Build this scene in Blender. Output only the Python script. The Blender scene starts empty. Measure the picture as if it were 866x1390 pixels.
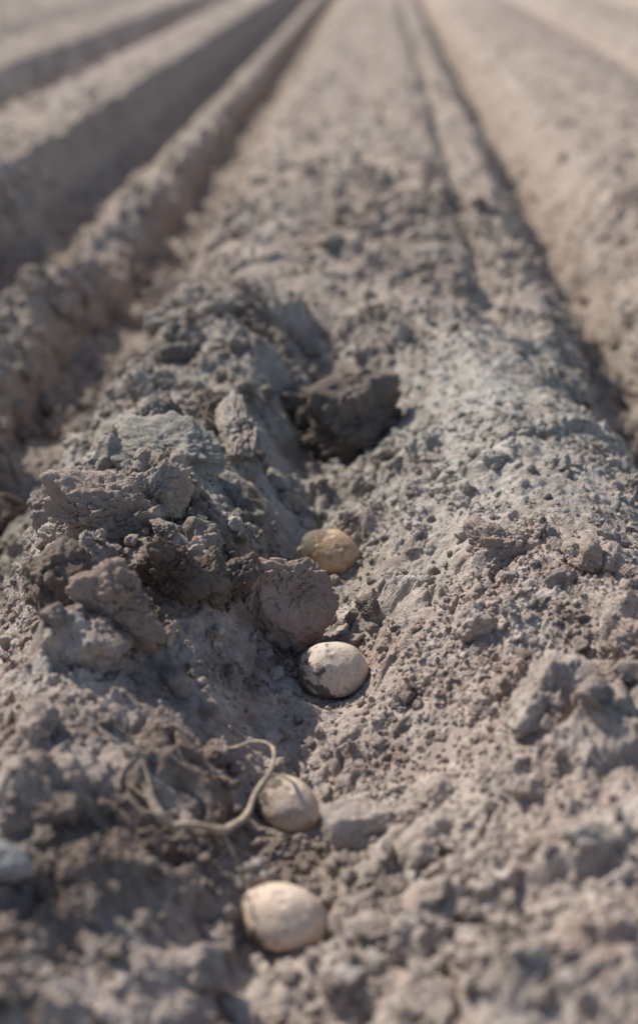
import bpy, math, numpy as np
from mathutils import Vector, Euler
import bmesh

sc = bpy.context.scene
f32 = np.float32

# ---------------------------------------------------------------- noise
def _tab(seed):
    r = np.random.RandomState(seed)
    p = r.permutation(256).astype(np.int32)
    return p, r
def perlin2(x, y, seed=0):
    p, r = _tab(seed)
    a = r.rand(256) * 2 * math.pi
    gx, gy = np.cos(a).astype(f32), np.sin(a).astype(f32)
    xi = np.floor(x).astype(np.int32); yi = np.floor(y).astype(np.int32)
    xf = (x - xi).astype(f32); yf = (y - yi).astype(f32)
    u = xf*xf*xf*(xf*(xf*6-15)+10); v = yf*yf*yf*(yf*(yf*6-15)+10)
    def g(ix, iy, dx, dy):
        h = p[(p[ix & 255] + iy) & 255]
        return gx[h]*dx + gy[h]*dy
    n00 = g(xi, yi, xf, yf); n10 = g(xi+1, yi, xf-1, yf)
    n01 = g(xi, yi+1, xf, yf-1); n11 = g(xi+1, yi+1, xf-1, yf-1)
    return (n00*(1-u)+n10*u)*(1-v) + (n01*(1-u)+n11*u)*v
def perlin3(x, y, z, seed=0):
    p, r = _tab(seed)
    G = r.randn(256, 3); G /= np.linalg.norm(G, axis=1)[:, None]
    xi = np.floor(x).astype(int); yi = np.floor(y).astype(int); zi = np.floor(z).astype(int)
    xf, yf, zf = x-xi, y-yi, z-zi
    fd = lambda t: t*t*t*(t*(t*6-15)+10)
    u, v, w = fd(xf), fd(yf), fd(zf)
    out = 0
    for a in (0, 1):
        for b in (0, 1):
            for c in (0, 1):
                h = p[(p[(p[(xi+a) & 255] + yi+b) & 255] + zi+c) & 255]
                d = G[h, 0]*(xf-a)+G[h, 1]*(yf-b)+G[h, 2]*(zf-c)
                out = out + d*(u if a else 1-u)*(v if b else 1-v)*(w if c else 1-w)
    return out
def bumps(x, y, cell, seed, prob=0.7, rmin=.25, rmax=.62, squash=1.0):
    p, r = _tab(seed)
    ox, oy, rr, ex = r.rand(256).astype(f32), r.rand(256).astype(f32), r.rand(256).astype(f32), r.rand(256)
    an = (r.rand(256)*math.pi).astype(f32); ca, sa = np.cos(an), np.sin(an)
    tx = ((r.rand(256)-.5)*1.5).astype(f32); ty = ((r.rand(256)-.5)*1.5).astype(f32)
    R = (rmin + (rmax-rmin)*rr**2); R = np.where(ex < prob, R, 0).astype(f32)
    X = x/cell; Y = y/cell
    xi = np.floor(X).astype(np.int32); yi = np.floor(Y).astype(np.int32)
    best = np.zeros(x.shape, f32)
    for a in (-1, 0, 1):
        for b in (-1, 0, 1):
            h = p[(p[(xi+a) & 255] + yi+b) & 255]
            dx = (X-(xi+a)-ox[h]).astype(f32); dy = (Y-(yi+b)-oy[h]).astype(f32)
            e = (dx*ca[h]+dy*sa[h])*1.25; g = (-dx*sa[h]+dy*ca[h])*.9
            e2 = np.maximum(np.abs(e), np.abs(g)*.9)**2*.6 + (e*e+g*g)*.45
            v = np.sqrt(np.maximum(0, R[h]**2 - e2))
            v = np.minimum(v, R[h]*.62 + tx[h]*dx*.8 + ty[h]*dy*.8)
            np.maximum(best, v, out=best)
    return best*f32(cell*squash)
def sstep(a, b, x):
    t = np.clip((x-a)/(b-a), 0, 1); return t*t*(3-2*t)

# ---------------------------------------------------------------- terrain
OUT_L = [(-2.45,-.11),(-2.3,.02),(-2.05,.08),(-1.78,.05),(-1.66,-.09),(-1.52,-.14),(-1.42,-.01),(-1.27,.08),(-1.05,.095)]
OUT_R = [(.45,-.12),(.50,-.07),(.60,.03),(.80,.06),(1.0,.06),(1.2,.02),(1.31,-.10),(1.42,-.01),(1.6,.05),(1.85,.06),(2.08,.02),(2.2,-.08)]
TRK = [(-.96,.085),(-.885,-.07),(-.82,-.13),(-.765,-.12),(-.71,-.05),(-.675,-.020),(-.625,-.022),(-.59,-.06),(-.565,-.125),(-.50,-.135),(-.435,-.115),(-.405,-.07)]
P_far = OUT_L + TRK + [(-.345,.045),(-.30,.075),(-.2,.085),(-.05,.08),(.10,.085),(.16,.07),(.195,.035),(.23,.052),(.29,.05),(.34,.01),(.395,-.10)] + OUT_R
P_near = OUT_L + TRK + [(-.35,.04),(-.28,.095),(-.22,.10),(-.165,.080),(-.125,.035),(-.095,-.010),(-.065,-.022),(-.03,-.020),(.0,.000),(.05,.045),(.10,.075),(.16,.098),(.22,.088),
         (.28,.055),(.34,-.01),(.395,-.09)] + OUT_R
P_fore = OUT_L + TRK + [(-.35,.03),(-.28,.068),(-.22,.066),(-.165,.044),(-.125,.014),(-.095,-.012),(-.065,-.022),(-.03,-.021),(.0,-.010),(.05,.020),(.10,.045),(.16,.068),(.22,.075),
         (.28,.055),(.34,-.0),(.395,-.09)] + OUT_R
def prof(x, P):
    px = np.array([a for a, b in P]); pz = np.array([b for a, b in P])
    z = np.interp(x, px, pz)
    per = 0.88
    out = (x < px[0]) | (x > px[-1])
    ph = np.where(x < 0, (x-px[0])/per, (x-px[-1])/per)
    zz = -.11 + .19*np.maximum(np.sin(np.pi*(ph % 1.0)), 0)**.6
    return np.where(out, zz, z)
POT = [dict(x=-.034,y=1.110,zb=-.022,s=(.0335,.030,.029),r=(0,.10,.25),seed=3,kind=0,em=.88),
       dict(x=-.046,y=1.368,zb=-.018,s=(.0340,.027,.026),r=(.1,.2,-.35),seed=8,kind=1,em=.95),
       dict(x=-.066,y=.915,zb=-.022,s=(.030,.023,.022),r=(.1,.30,-.5),seed=12,kind=2,em=.55),
       dict(x=-.058,y=.767,zb=-.022,s=(.0330,.025,.025),r=(0,.12,-.25),seed=21,kind=3,em=.75)]

def smoothmask(x, y):
    m = sstep(.05, .30, perlin2(x*4.3+11, y*4.3, 71))
    b = sstep(.04, .09, x)*(1-sstep(.22, .32, x))*sstep(1.10, 1.30, y)*(1-sstep(1.9, 2.2, y))
    c = np.exp(-(((x+.19)/.06)**2 + ((y-.88)/.07)**2))*.7
    d = np.exp(-(((x-.06)/.05)**2 + ((y-.93)/.09)**2))*.7
    e = (1-sstep(.02, .06, np.abs(x+.40)))*sstep(1.7, 2.1, y)
    return np.clip(np.maximum.reduce([m*.65, b*.78, c, d, e]), 0, 1)

def height(x, y, fine=True):
    x = x.astype(np.float64); y = y.astype(np.float64)
    wob = .03*perlin2(x*1.1+7, y*1.3, 5) + .020*perlin2(x*4, y*4+3, 6) + .012*perlin2(x*14, y*14, 7)
    calm = sstep(2.4, 7.0, y)
    xw = x + wob*(1-.6*calm)*1.3
    xw = x + (xw-x)*(1-.8*np.exp(-((x+.05)/.05)**2)*(y < 1.7))
    t = sstep(1.75, 2.3, y + .25*perlin2(x*3, y*3, 9))
    tf = 1-sstep(.98, 1.14, y)
    z = (prof(xw, P_near)*(1-tf) + prof(xw, P_fore)*tf)*(1-t) + prof(xw, P_far)*t
    trk = np.exp(-((x+.65)/.075)**2)
    z = z - trk*.095*np.exp(-((y-2.98)/.15)**2) + trk*.050*np.exp(-((y-2.50)/.28)**2)
    z = z + .03*np.exp(-((x+.56)/.10)**2)*np.exp(-((y-3.3)/.15)**2)
    rough = (1-.6*calm)
    sm = smoothmask(x, y); rs = 1-.85*sm
    z = z + rough*(.024*perlin2(x*5, y*5, 11) + .022*perlin2(x*11+3, y*11, 12)*(.4+.6*rs))
    z = z + rough*rs*.016*(1-2*np.abs(perlin2(x*22, y*22, 13)))*(.5+perlin2(x*3, y*3, 14))
    far_amp = 1-sstep(8, 20, y)
    wx = x + .022*perlin2(x*16, y*16, 21) + .009*perlin2(x*50, y*50, 22)
    wy = y + .022*perlin2(x*16+9, y*16, 23) + .009*perlin2(x*50+9, y*50, 24)
    m1 = sstep(-.2, .2, perlin2(x*4, y*4, 31)); m2 = sstep(-.25, .15, perlin2(x*7, y*7, 32))
    lb = 1 + .6*np.exp(-((x+.22)/.12)**2)*(y < 2) + .7*np.exp(-((x+.66)/.15)**2)
    z = z + rough*rs*lb*(bumps(wx, wy, .12, 41, .6, .2, .58, .65)*m1 + bumps(wx, wy, .06, 42, .65, .2, .6, .8)*m2)
    z = z + far_amp*rough*(bumps(wx, wy, .03, 43, .6, .2, .6, .85)*(.25+.75*m2)*(.15+.85*rs))
    cm = sstep(-.02, .12, perlin2(x*4.7+31, y*4.7, 91))*(y < 4)
    cr = np.abs(perlin2(wx*13, wy*13, 92) + .25*perlin2(wx*40, wy*40, 93))
    z = z - cm*.009*np.exp(-(cr/.035)**2)
    pl = perlin2(wx*9+50, wy*9, 94)
    z = z + cm*.010*sstep(-.02, .02, pl)
    if fine:
        k = y < 5.0
        xs, ys = x[k], y[k]
        w1 = xs + .005*perlin2(xs*90, ys*90, 25); w2 = ys + .005*perlin2(xs*90+5, ys*90, 26)
        fa = (.25+.75*rs[k])*(1-.45*cm[k])
        a = (bumps(w1, w2, .015, 44, .7, .2, .62, .85) + bumps(w1, w2, .0075, 45, .75, .25, .65, .9))*fa
        a = a + (.005*perlin2(xs*60, ys*60, 27) + .0028*perlin2(xs*140, ys*140, 28))*(.5+.5*fa)
        z[k] += a*(.45+.55*rough[k])
    for p in POT:
        d = np.hypot(x-p['x'], (y-p['y']))
        w = np.exp(-(d/.040)**4)
        z = z*(1-w) + (p['zb'] + .35*(z-p['zb']))*w
        d2 = np.hypot((x-p['x'])*1.1, (y-(p['y']-.045)))
        w2 = np.exp(-(d2/.04)**2)
        z = z - w2*np.maximum(0, z-(p['zb']+.008))*.6
    return z

def grid_mesh():
    ys = [-4.]
    while ys[-1] < .45: ys.append(ys[-1] + max(.004, (.45-ys[-1])*.06))
    while ys[-1] < 3.2: ys.append(ys[-1] + max(.0018, .0016*ys[-1]))
    while ys[-1] < 14: ys.append(ys[-1]*1.004)
    while ys[-1] < 400: ys.append(ys[-1]*1.03)
    ys = np.array(ys)
    n = 1050
    u = np.linspace(-1, 1, n)
    inner = u*(.75+.25*np.abs(u)**2)
    hw = .27*np.clip(ys, .6, 400) + .55
    X = inner[None, :]*hw[:, None]
    k = 60
    g = (np.linspace(0, 1, k+1)[1:])**2.6
    R = hw[:, None] + g[None, :]*(300-hw[:, None]).clip(1)
    X = np.concatenate([-R[:, ::-1], X, R], axis=1)
    Y = np.repeat(ys[:, None], X.shape[1], axis=1)
    return X, Y
X, Y = grid_mesh()
Z = height(X.ravel(), Y.ravel()).reshape(X.shape)
dx = np.gradient(X, axis=1)
Z = Z*(1-sstep(.15, .35, dx))
nr, nc = X.shape
co = np.stack([X, Y, Z], -1).reshape(-1, 3).astype(f32)
idx = np.arange(nr*nc).reshape(nr, nc)
q = np.stack([idx[:-1, :-1], idx[:-1, 1:], idx[1:, 1:], idx[1:, :-1]], -1).reshape(-1, 4).astype(np.int32)
def make_mesh(name, co, q):
    me = bpy.data.meshes.new(name)
    me.vertices.add(len(co)); me.vertices.foreach_set('co', co.astype(f32).ravel())
    me.loops.add(q.size); me.loops.foreach_set('vertex_index', q.ravel())
    me.polygons.add(len(q)); me.polygons.foreach_set('loop_start', np.arange(0, q.size, q.shape[1], dtype=np.int32))
    me.polygons.foreach_set('use_smooth', np.ones(len(q), bool))
    me.update(calc_edges=True)
    return me
def add(name, me, mat=None):
    o = bpy.data.objects.new(name, me); sc.collection.objects.link(o)
    if mat: me.materials.append(mat)
    return o

# ---------------------------------------------------------------- materials
def ramp(nt, stops, interp='LINEAR'):
    n = nt.nodes.new('ShaderNodeValToRGB'); cr = n.color_ramp; cr.interpolation = interp
    while len(cr.elements) < len(stops): cr.elements.new(.5)
    for e, (p, c) in zip(cr.elements, stops):
        e.position = p; e.color = (*c, 1) if len(c) == 3 else c
    return n
def noise(nt, vec, scale, detail=4, rough=.6):
    n = nt.nodes.new('ShaderNodeTexNoise'); n.inputs['Scale'].default_value = scale
    n.inputs['Detail'].default_value = detail; n.inputs['Roughness'].default_value = rough
    nt.links.new(vec, n.inputs['Vector']); return n.outputs['Fac']
def mixc(nt, fac, a, b, mode='MIX'):
    m = nt.nodes.new('ShaderNodeMix'); m.data_type = 'RGBA'; m.blend_type = mode
    for s, v in ((m.inputs[0], fac), (m.inputs[6], a), (m.inputs[7], b)):
        if hasattr(v, 'is_output'): nt.links.new(v, s)
        elif isinstance(v, (int, float)): s.default_value = v
        else: s.default_value = (*v, 1)
    return m.outputs[2]
def math_(nt, op, a, b=0, clamp=False):
    m = nt.nodes.new('ShaderNodeMath'); m.operation = op; m.use_clamp = clamp
    for s, v in ((m.inputs[0], a), (m.inputs[1], b)):
        if hasattr(v, 'is_output'): nt.links.new(v, s)
        else: s.default_value = v
    return m.outputs[0]
def rng_(nt, v, a, b, c=0, d=1):
    m = nt.nodes.new('ShaderNodeMapRange'); nt.links.new(v, m.inputs[0])
    for i, t in enumerate((a, b, c, d)): m.inputs[i+1].default_value = t
    return m.outputs[0]

def soil_mat(name, tint=None, tintfac=0, bump=1.0, inst=False):
    m = bpy.data.materials.new(name); m.use_nodes = True; nt = m.node_tree
    b = nt.nodes['Principled BSDF']; b.inputs['Roughness'].default_value = 1
    b.inputs['Specular IOR Level'].default_value = .08
    pos = nt.nodes.new('ShaderNodeNewGeometry').outputs['Position']
    sep = nt.nodes.new('ShaderNodeSeparateXYZ'); nt.links.new(pos, sep.inputs[0])
    n_big = noise(nt, pos, 2.6, 3); n_mid = noise(nt, pos, 11, 3, .65); n_f = noise(nt, pos, 80, 3, .7); n_g = noise(nt, pos, 420, 2, .7)
    yy = math_(nt, 'ADD', sep.outputs[1], math_(nt, 'MULTIPLY', math_(nt, 'SUBTRACT', n_big, .5), 1.2))
    t = rng_(nt, yy, .6, 4.0)
    r = ramp(nt, [(0, (.435,.360,.304)), (.16, (.420,.338,.286)), (.22, (.388,.336,.284)), (.30, (.370,.338,.286)), (.40, (.395,.340,.286)), (.6, (.405,.334,.274)), (1, (.400,.328,.268))])
    nt.links.new(t, r.inputs[0]); col = r.outputs[0]
    ax = rng_(nt, math_(nt, 'ABSOLUTE', math_(nt, 'SUBTRACT', sep.outputs[0], .11)), .06, .20, 1, 0)
    ay = rng_(nt, math_(nt, 'ABSOLUTE', math_(nt, 'SUBTRACT', sep.outputs[1], 1.62)), .20, .50, 1, 0)
    ash = math_(nt, 'MULTIPLY', math_(nt, 'MULTIPLY', ax, ay), rng_(nt, n_mid, .40, .56, 0, .65))
    col = mixc(nt, ash, col, (.430,.415,.370))
    col = mixc(nt, rng_(nt, n_mid, .52, .64, 0, .5), col, (.300,.212,.170))
    pale = noise(nt, pos, 17, 3, .6)
    col = mixc(nt, rng_(nt, pale, .54, .68, 0, .55), col, (.52,.475,.415))
    gx = math_(nt, 'ABSOLUTE', math_(nt, 'ADD', sep.outputs[0], .16))
    d1 = rng_(nt, gx, .04, .21, 1, 0)
    d2 = rng_(nt, sep.outputs[1], 2.5, 1.9, 0, 1)
    n_d = noise(nt, pos, 8, 4, .65)
    damp = math_(nt, 'MULTIPLY', math_(nt, 'MULTIPLY', d1, d2), rng_(nt, n_d, .45, .61))
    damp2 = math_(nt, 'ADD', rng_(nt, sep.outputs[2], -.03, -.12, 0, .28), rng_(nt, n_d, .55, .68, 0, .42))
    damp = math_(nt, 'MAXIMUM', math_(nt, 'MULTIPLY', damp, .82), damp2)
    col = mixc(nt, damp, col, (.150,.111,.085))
    v = math_(nt, 'MULTIPLY', rng_(nt, n_f, .3, .7, .78, 1.2), rng_(nt, n_g, .3, .7, .82, 1.15))
    if inst:
        oi = nt.nodes.new('ShaderNodeObjectInfo')
        v = math_(nt, 'MULTIPLY', v, rng_(nt, oi.outputs['Random'], 0, 1, .62, 1.2))
    hsv = nt.nodes.new('ShaderNodeHueSaturation'); nt.links.new(v, hsv.inputs['Value']); nt.links.new(col, hsv.inputs['Color'])
    col = hsv.outputs[0]
    if tint: col = mixc(nt, tintfac, col, tint)
    nt.links.new(col, b.inputs['Base Color'])
    hsum = math_(nt, 'ADD', math_(nt, 'MULTIPLY', n_f, .005), math_(nt, 'MULTIPLY', n_g, .0026))
    bp = nt.nodes.new('ShaderNodeBump'); bp.inputs['Strength'].default_value = .95*bump; bp.inputs['Distance'].default_value = 1.0
    nt.links.new(hsum, bp.inputs['Height']); nt.links.new(bp.outputs[0], b.inputs['Normal'])
    return m
M_soil = soil_mat('soil')
M_crumb = soil_mat('soil_crumb', inst=True)

ground = add('ground', make_mesh('ground', co, q), M_soil)

# ---------------------------------------------------------------- clod shapes
def ico(sub):
    bm = bmesh.new(); bmesh.ops.create_icosphere(bm, subdivisions=sub, radius=1)
    v = np.array([x.co[:] for x in bm.verts]); f = np.array([[w.index for w in g.verts] for g in bm.faces], np.int32)
    bm.free(); return v, f
def clod_shape(sub, seed, planes=7, cut=.62, amp=.22, freq=1.6, fine=.05, crumbs=0, cracks=0, scale=(1, 1, 1)):
    r = np.random.RandomState(seed)
    v, f = ico(sub); d = v.copy(); o = seed*3.7
    wd = d + .14*np.stack([perlin3(d[:, 0]*4+o, d[:, 1]*4, d[:, 2]*4, 11+i) for i in range(3)], 1)
    wd /= np.linalg.norm(wd, axis=1)[:, None]
    rad = np.full(len(v), 1.15)
    for i in range(planes):
        n = r.randn(3); n /= np.linalg.norm(n)
        c = cut + r.rand()*.38
        dot = wd@n
        rad = np.minimum(rad, np.where(dot > .05, c/np.maximum(dot, .05), 9))
    rad = rad + amp*perlin3(d[:, 0]*freq+o, d[:, 1]*freq, d[:, 2]*freq, 1)
    a = fine; fr = freq*3
    for i in range(4):
        nz = perlin3(d[:, 0]*fr+o, d[:, 1]*fr, d[:, 2]*fr, 2+i)
        rad = rad + a*(nz if i % 2 else (.35-2*np.abs(nz)))
        a *= .6; fr *= 2.1
    if cracks:
        nz = perlin3(d[:, 0]*2.2+o+5, d[:, 1]*2.2, d[:, 2]*2.2, 9) + .12*perlin3(d[:, 0]*9+o, d[:, 1]*9, d[:, 2]*9, 10)
        rad = rad - cracks*np.exp(-(nz/.022)**2)
    if crumbs:
        add_ = np.zeros(len(v)); msk = perlin3(d[:, 0]*2+o, d[:, 1]*2, d[:, 2]*2, 19)
        for i in range(crumbs):
            n = r.randn(3); n /= np.linalg.norm(n); w = .04+.12*r.rand()**2.5
            t = np.linalg.norm(wd-n, axis=1)/w
            add_ = np.maximum(add_, w*.75*np.sqrt(np.maximum(0, 1-t*t)))
        rad = rad + add_*sstep(-.25, .1, msk)
    v = d*rad[:, None]*np.array(scale)
    return v, f
tcol = bpy.data.collections.new('clod_templates')   # unlinked from the scene: only a source for instancing
NS, NM, NB = 5, 6, 10
for i in range(NS+NM+NB):
    if i < NS: v, f = clod_shape(3, 50+i, planes=6, cut=.55, amp=.5, freq=1.3, fine=.12, scale=(1, .85, .72))
    elif i < NS+NM: v, f = clod_shape(4, 50+i, planes=9, cut=.48, amp=.35, freq=1.4, fine=.12, scale=(1, .85, .72))
    else: v, f = clod_shape(5, 50+i, planes=11, cut=.42, amp=.40, freq=1.4, fine=.14, crumbs=200, cracks=.10 if i % 2 else 0, scale=(1, .82, .70))
    me = make_mesh('clod_t%02d' % i, v, f); me.materials.append(M_crumb)
    o = bpy.data.objects.new('clod_t%02d' % i, me); tcol.objects.link(o)

R = np.random.RandomState(77)
def scatter(n, y0, y1, rlo, rhi, pw, densfn=None, sink=.15):
    y = y0 + (y1-y0)*R.rand(n)
    x = (R.rand(n)*2-1)*(.27*y+.40)
    if densfn is not None:
        k = R.rand(n) < densfn(x, y); x, y = x[k], y[k]
    n = len(x)
    u = R.rand(n)
    r = (rlo**-pw + u*(rhi**-pw - rlo**-pw))**(-1/pw)
    for p in POT:
        d = np.hypot(x-p['x'], y-p['y']); d2 = np.hypot(x-p['x'], y-p['y']+.05)
        k = ~(((d < .030+r*1.1) ) | ((d2 < .030+r*.8) & (r > .008)))
        x, y, r = x[k], y[k], r[k]
    z = height(x, y) + r*(R.rand(len(x))*.5-sink)
    return x, y, z, r
def dens(x, y):
    d = sstep(-.15, .3, perlin2(x*6, y*6, 61))
    return (.12+.88*d)*(1-.75*smoothmask(x, y))
def dens2(x, y):
    d = sstep(-.15, .3, perlin2(x*3.5, y*3.5, 62))
    tr = np.exp(-((x+.05)/.05)**2)*(y < 1.7)*.5
    return np.maximum((.07+.93*d)*(1-.88*smoothmask(x, y)), tr)
def dens3(x, y):
    left = np.exp(-((x+.24)/.11)**2)*sstep(.90, 1.02, y)*(1-sstep(1.9, 2.3, y))
    furrow = np.exp(-((x+.60)/.14)**2)*(1-sstep(2.4, 3.2, y))*.8
    right = np.exp(-((x-.27)/.08)**2)*(1-sstep(1.15, 1.35, y))*.6
    far = np.exp(-((x+.05)/.12)**2)*sstep(1.7, 2.0, y)*.35
    fore = (1-sstep(.95, 1.1, y))*.12
    return np.clip(left+furrow+right+far+fore+.03, 0, 1)*(1-.7*smoothmask(x, y))
parts = [scatter(105000, .5, 2.3, .0011, .0032, 1.6, dens),
         scatter(38000, .5, 3.2, .0028, .0065, 2.0, dens),
         scatter(13000, .5, 3.4, .006, .013, 2.2, dens2),
         scatter(2600, .5, 3.6, .011, .026, 2.2, dens2, .3),
         scatter(1500, .6, 3.2, .017, .044, 1.9, dens3, .35),
         scatter(18000, 2.8, 12, .006, .016, 2.6, dens)]
px, py, pz, pr = [np.concatenate([p[i] for p in parts]) for i in range(4)]
n = len(px)
me = bpy.data.meshes.new('soil_crumbs'); me.vertices.add(n)
me.vertices.foreach_set('co', np.stack([px, py, pz], -1).astype(f32).ravel())
at = me.attributes.new('scl', 'FLOAT', 'POINT'); at.data.foreach_set('value', pr.astype(f32))
at = me.attributes.new('rot', 'FLOAT_VECTOR', 'POINT'); at.data.foreach_set('vector', (R.rand(n, 3)*np.array([1.2, 1.2, 6.28])).astype(f32).ravel())
ti = R.randint(0, NS, n); ti = np.where(pr > .007, R.randint(NS, NS+NM, n), ti); ti = np.where(pr > .0125, R.randint(NS+NM, NS+NM+NB, n), ti)
at = me.attributes.new('ti', 'INT', 'POINT'); at.data.foreach_set('value', ti.astype(np.int32))
crumbs = add('soil_crumbs', me, M_crumb)
ng = bpy.data.node_groups.new('scatter', 'GeometryNodeTree')
ng.interface.new_socket('Geometry', in_out='INPUT', socket_type='NodeSocketGeometry')
ng.interface.new_socket('Geometry', in_out='OUTPUT', socket_type='NodeSocketGeometry')
gi = ng.nodes.new('NodeGroupInput'); go = ng.nodes.new('NodeGroupOutput')
ci = ng.nodes.new('GeometryNodeCollectionInfo'); ci.inputs['Collection'].default_value = tcol
ci.inputs['Separate Children'].default_value = True; ci.inputs['Reset Children'].default_value = True
ip = ng.nodes.new('GeometryNodeInstanceOnPoints'); ip.inputs['Pick Instance'].default_value = True
def named(nm, ty):
    a = ng.nodes.new('GeometryNodeInputNamedAttribute'); a.data_type = ty; a.inputs['Name'].default_value = nm
    return a.outputs['Attribute']
ng.links.new(gi.outputs[0], ip.inputs['Points']); ng.links.new(ci.outputs[0], ip.inputs['Instance'])
ng.links.new(named('ti', 'INT'), ip.inputs['Instance Index']); ng.links.new(named('scl', 'FLOAT'), ip.inputs['Scale'])
e2r = ng.nodes.new('FunctionNodeEulerToRotation'); ng.links.new(named('rot', 'FLOAT_VECTOR'), e2r.inputs[0])
ng.links.new(e2r.outputs[0], ip.inputs['Rotation']); ng.links.new(ip.outputs[0], go.inputs[0])
md = crumbs.modifiers.new('scatter', 'NODES'); md.node_group = ng

# ---------------------------------------------------------------- individual big clods
M_dark = soil_mat('damp_soil', (.112,.083,.065), .72)
M_red = soil_mat('clay_soil', (.340,.245,.195), .6, .9)
M_green = soil_mat('grey_green_soil', (.345,.325,.268), .5)
M_dry = soil_mat('dry_soil', (.45,.385,.33), .4)
def hz(x, y): return float(height(np.array([x]), np.array([y]), False)[0])
def big(x, y, s, rot, seed, mat, lift=.3, planes=12, cut=.42, amp=.30, fine=.11, crumbs=380, cracks=.10):
    v, f = clod_shape(6, seed, planes=planes, cut=cut, amp=amp, fine=fine, crumbs=crumbs, cracks=cracks)
    o = add('soil_clod', make_mesh('soil_clod', v*np.array(s)*1.25, f), mat)
    o.location = (x, y, hz(x, y)+s[2]*lift); o.rotation_euler = Euler([math.radians(a) for a in rot])
    return o
big(-.030, 1.74, (.078, .050, .050), (22, -12, 15), 64, M_dark, .75, amp=.40, planes=9, fine=.09, crumbs=420)
big(-.10, 1.80, (.045, .045, .038), (0, 10, 60), 6, M_dark, .4)
big(-.235, 1.40, (.082, .055, .028), (10, 8, -5), 7, M_green, .6, crumbs=420)
big(-.165, 1.51, (.016, .045, .036), (0, 15, 20), 9, M_dry, .4, crumbs=60)
big(-.078, 1.195, (.038, .026, .042), (-8, 14, 35), 10, M_red, .5, planes=8, cut=.45, amp=.16, fine=.07, crumbs=160)
big(-.112, 1.175, (.022, .024, .034), (10, 24, 0), 66, M_red, .4, crumbs=120)
big(-.135, 1.15, (.026, .028, .034), (10, 30, 0), 11, M_dark, .3)
big(-.155, 1.12, (.03, .03, .035), (10, 10, 50), 12, M_dark, .2)
big(-.265, 1.19, (.056, .038, .034), (0, 10, 30), 14, M_red, .45, crumbs=400)
big(-.225, 1.25, (.036, .030, .032), (0, 20, 70), 31, M_dry, .5, crumbs=300)
big(-.185, 1.10, (.036, .032, .036), (20, 0, 10), 15, M_dark, .5)
big(-.225, 1.03, (.042, .03, .032), (0, 0, -20), 16, M_red, .4)
big(-.29, 1.08, (.038, .03, .032), (0, 15, -50), 33, M_dark, .4)
big(.128, 1.20, (.032, .026, .022), (0, 12, 10), 17, M_red, .4, crumbs=350)
big(-.52, 1.70, (.035, .032, .032), (0, 0, 30), 18, M_dark, .5)
big(.145, .93, (.026, .045, .026), (18, -15, -10), 19, M_dry, .2, crumbs=220)
big(.005, .86, (.040, .028, .016), (26, -12, 35), 20, M_dry, .5, fine=.06, crumbs=120)
big(.24, 1.02, (.045, .035, .028), (10, -5, -10), 22, M_red, .2)

M_st = bpy.data.materials.new('pale_stone'); M_st.use_nodes = True; nt = M_st.node_tree; b = nt.nodes['Principled BSDF']
b.inputs['Roughness'].default_value = .9
pos = nt.nodes.new('ShaderNodeNewGeometry').outputs['Position']
r = ramp(nt, [(.35, (.27,.25,.225)), (.65, (.44,.42,.385))]); nt.links.new(noise(nt, pos, 70, 6, .75), r.inputs[0]); nt.links.new(r.outputs[0], b.inputs['Base Color'])
bp = nt.nodes.new('ShaderNodeBump'); bp.inputs['Distance'].default_value = .004; nt.links.new(noise(nt, pos, 150, 5, .7), bp.inputs['Height']); nt.links.new(bp.outputs[0], b.inputs['Normal'])
v, f = clod_shape(5, 54, planes=12, cut=.5, fine=.08, crumbs=60)
s = .025
o = add('stone', make_mesh('stone', v*np.array([s, s*.8, s*.6]), f), M_st); o.location = (-.249, .708, hz(-.249, .708)+s*.05)

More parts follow.
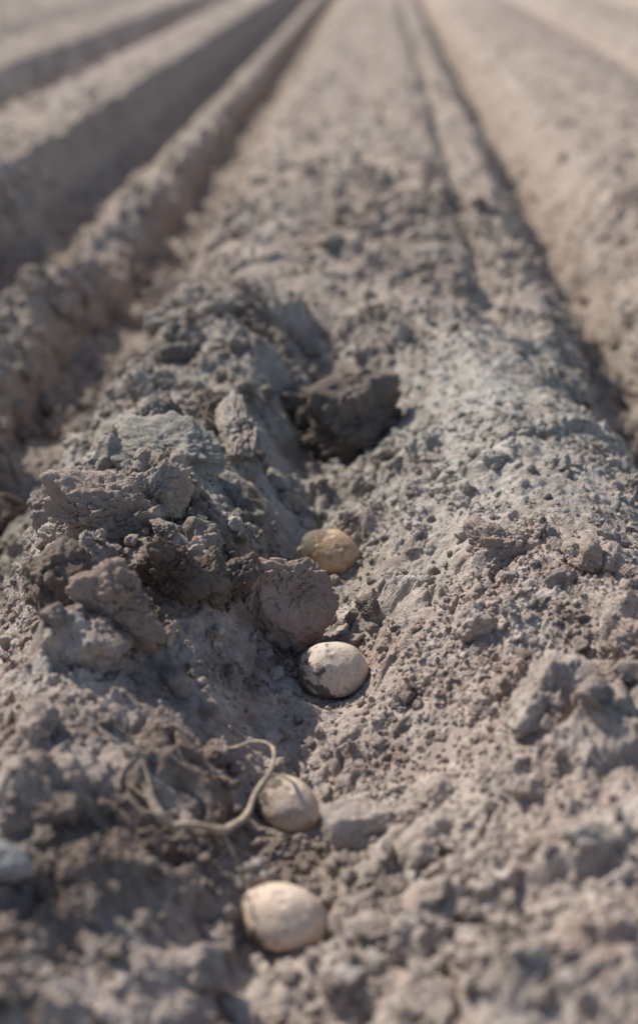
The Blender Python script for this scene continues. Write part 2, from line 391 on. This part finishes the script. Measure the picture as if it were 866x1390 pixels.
# ---------------------------------------------------------------- potatoes
def potato_mat(kind):
    m = bpy.data.materials.new('potato_skin_%d' % kind); m.use_nodes = True; nt = m.node_tree; b = nt.nodes['Principled BSDF']
    tc = nt.nodes.new('ShaderNodeTexCoord').outputs['Object']
    b.inputs['Roughness'].default_value = .68; b.inputs['Specular IOR Level'].default_value = .25
    A, B = {0: ((.58,.46,.345), (.72,.61,.49)), 1: ((.46,.290,.150), (.62,.435,.26)), 2: ((.56,.42,.30), (.70,.56,.43)), 3: ((.64,.48,.35), (.75,.60,.46))}[kind]
    r = ramp(nt, [(.3, A), (.7, B)]); nt.links.new(noise(nt, tc, 35, 6, .6), r.inputs[0])
    col = r.outputs[0]
    col = mixc(nt, rng_(nt, noise(nt, tc, 240, 3, .6), .56, .66, 0, .6), col, (.30,.20,.13))
    col = mixc(nt, rng_(nt, noise(nt, tc, 45, 5, .7), .54, .63, 0, {0:.40,1:.8,2:.5,3:.30}[kind]), col, (.28,.17,.10))
    col = mixc(nt, rng_(nt, noise(nt, tc, 70, 6, .75), .42, .64, 0, .35 if kind == 1 else .5), col, (.55,.475,.40))
    sep = nt.nodes.new('ShaderNodeSeparateXYZ'); nt.links.new(tc, sep.inputs[0])
    low = {0: .10, 1: .40, 2: .34, 3: .10}[kind]
    side = math_(nt, 'MULTIPLY', sep.outputs[0], -1/.034*low)
    bot = rng_(nt, sep.outputs[2], .004, -.018, 0, .26)
    dn = math_(nt, 'ADD', math_(nt, 'ADD', noise(nt, tc, 75, 8, .75), side), bot)
    dirt = rng_(nt, dn, .61, .66)
    col = mixc(nt, dirt, col, (.16,.128,.095))
    nt.links.new(col, b.inputs['Base Color'])
    h = math_(nt, 'ADD', math_(nt, 'MULTIPLY', dirt, .0014), math_(nt, 'ADD', math_(nt, 'MULTIPLY', noise(nt, tc, 300, 4, .7), .0014), math_(nt, 'MULTIPLY', noise(nt, tc, 70, 4, .6), .0022)))
    bp = nt.nodes.new('ShaderNodeBump'); bp.inputs['Strength'].default_value = .7; bp.inputs['Distance'].default_value = 1
    nt.links.new(h, bp.inputs['Height']); nt.links.new(bp.outputs[0], b.inputs['Normal'])
    return m
for p in POT:
    rr = np.random.RandomState(p['seed'])
    v, f = ico(6); d = v.copy(); o3 = p['seed']*2.3
    rad = 1 + .13*perlin3(d[:, 0]*1.1+o3, d[:, 1]*1.1, d[:, 2]*1.1, 3) + .03*perlin3(d[:, 0]*2.6+o3, d[:, 1]*2.6, d[:, 2]*2.6, 4)
    for i in range(8):
        n_ = rr.randn(3); n_ /= np.linalg.norm(n_); n_[2] = abs(n_[2])
        dd = np.linalg.norm(d-n_, axis=1)
        rad = rad - .05*np.exp(-(dd/.09)**2) + .008*np.exp(-((dd-.18)/.06)**2)
    v = d*rad[:, None]*np.array(p['s'])
    o = add('potato', make_mesh('potato', v, f), potato_mat(p['kind']))
    o.location = (p['x'], p['y'], p['zb'] + p['s'][2]*p['em']); o.rotation_euler = Euler(p['r'])

# ---------------------------------------------------------------- dry root
M_root = bpy.data.materials.new('dry_root'); M_root.use_nodes = True; nt = M_root.node_tree; b = nt.nodes['Principled BSDF']
b.inputs['Roughness'].default_value = .8
pos = nt.nodes.new('ShaderNodeNewGeometry').outputs['Position']
r = ramp(nt, [(.35, (.34,.25,.17)), (.65, (.62,.50,.36))]); nt.links.new(noise(nt, pos, 90, 5, .7), r.inputs[0]); nt.links.new(r.outputs[0], b.inputs['Base Color'])
bp = nt.nodes.new('ShaderNodeBump'); bp.inputs['Distance'].default_value = .002; nt.links.new(noise(nt, pos, 260, 4, .7), bp.inputs['Height']); nt.links.new(bp.outputs[0], b.inputs['Normal'])
def root(name, pts, parent=None):
    cu = bpy.data.curves.new(name, 'CURVE'); cu.dimensions = '3D'; cu.bevel_depth = 1; cu.bevel_resolution = 4; cu.resolution_u = 14
    s = cu.splines.new('BEZIER'); s.bezier_points.add(len(pts)-1)
    for bpnt, (x, y, z, r) in zip(s.bezier_points, pts):
        bpnt.co = (x, y, max(z, hz(x, y)+.010)); bpnt.radius = r; bpnt.handle_left_type = bpnt.handle_right_type = 'AUTO'
    o = bpy.data.objects.new(name, cu); sc.collection.objects.link(o); cu.materials.append(M_root)
    if parent: o.parent = parent
    return o
rp = bpy.data.objects.new('dry_root', None); sc.collection.objects.link(rp)
root('main_root', [(-.126,.925,.030,.0008),(-.118,.932,.031,.0010),(-.106,.930,.036,.0012),(-.096,.937,.036,.0014),(-.082,.934,.036,.0015),(-.076,.918,.036,.0017),(-.079,.898,.032,.0018),(-.088,.880,.026,.0020),
                   (-.094,.858,.020,.0025),(-.104,.842,.014,.0030),(-.110,.826,.014,.0037),(-.122,.818,.014,.0027),(-.134,.812,.014,.0031),(-.144,.810,.016,.0027),(-.152,.810,.020,.0040),(-.160,.818,.024,.0033),(-.168,.826,.028,.0014)], rp)
root('rootlet_1', [(-.154,.814,.024,.0018),(-.166,.808,.030,.0012),(-.178,.814,.034,.0005)], rp)
root('rootlet_2', [(-.160,.820,.028,.0016),(-.165,.834,.034,.0011),(-.172,.845,.038,.0004)], rp)
root('rootlet_3', [(-.110,.826,.014,.0018),(-.103,.818,.010,.0012),(-.094,.812,.0,.0005)], rp)
root('rootlet_4', [(-.134,.812,.014,.0014),(-.140,.800,.014,.0010),(-.150,.792,.012,.0004)], rp)
root('rootlet_5', [(-.158,.818,.026,.0014),(-.168,.820,.034,.0010),(-.180,.828,.036,.0005)], rp)

# ---------------------------------------------------------------- light
S = Vector((-.60, .48, .80)).normalized()
w = bpy.data.worlds.new('World'); sc.world = w; w.use_nodes = True; nt = w.node_tree
sky = nt.nodes.new('ShaderNodeTexSky'); sky.sky_type = 'NISHITA'; sky.sun_disc = False
sky.sun_elevation = math.asin(S.z); sky.sun_rotation = math.atan2(S.x, S.y)
bg = nt.nodes['Background']; bg.inputs['Strength'].default_value = .14; nt.links.new(sky.outputs[0], bg.inputs[0])
l = bpy.data.lights.new('sun', 'SUN'); l.energy = 5; l.angle = math.radians(.53); l.color = (1, .945, .87)
lo = bpy.data.objects.new('sun', l); sc.collection.objects.link(lo); lo.rotation_euler = S.to_track_quat('Z', 'Y').to_euler(); lo.location = (-3, 3, 5)

# ---------------------------------------------------------------- camera
cam = bpy.data.cameras.new('camera'); co_ = bpy.data.objects.new('camera', cam); sc.collection.objects.link(co_)
cam.sensor_fit = 'VERTICAL'; cam.sensor_height = 38.5; cam.lens = 50; cam.clip_start = .05; cam.clip_end = 2000
co_.location = (0, 0, .66); co_.rotation_euler = Euler((math.radians(90-23.77), 0, math.radians(2.44)))
cam.dof.use_dof = True; cam.dof.focus_distance = 1.33; cam.dof.aperture_fstop = 2.6
sc.camera = co_
sc.view_settings.view_transform = 'Standard'; sc.view_settings.look = 'None'; sc.view_settings.exposure = 0
print('VERTS', len(co), 'CRUMBS', n)
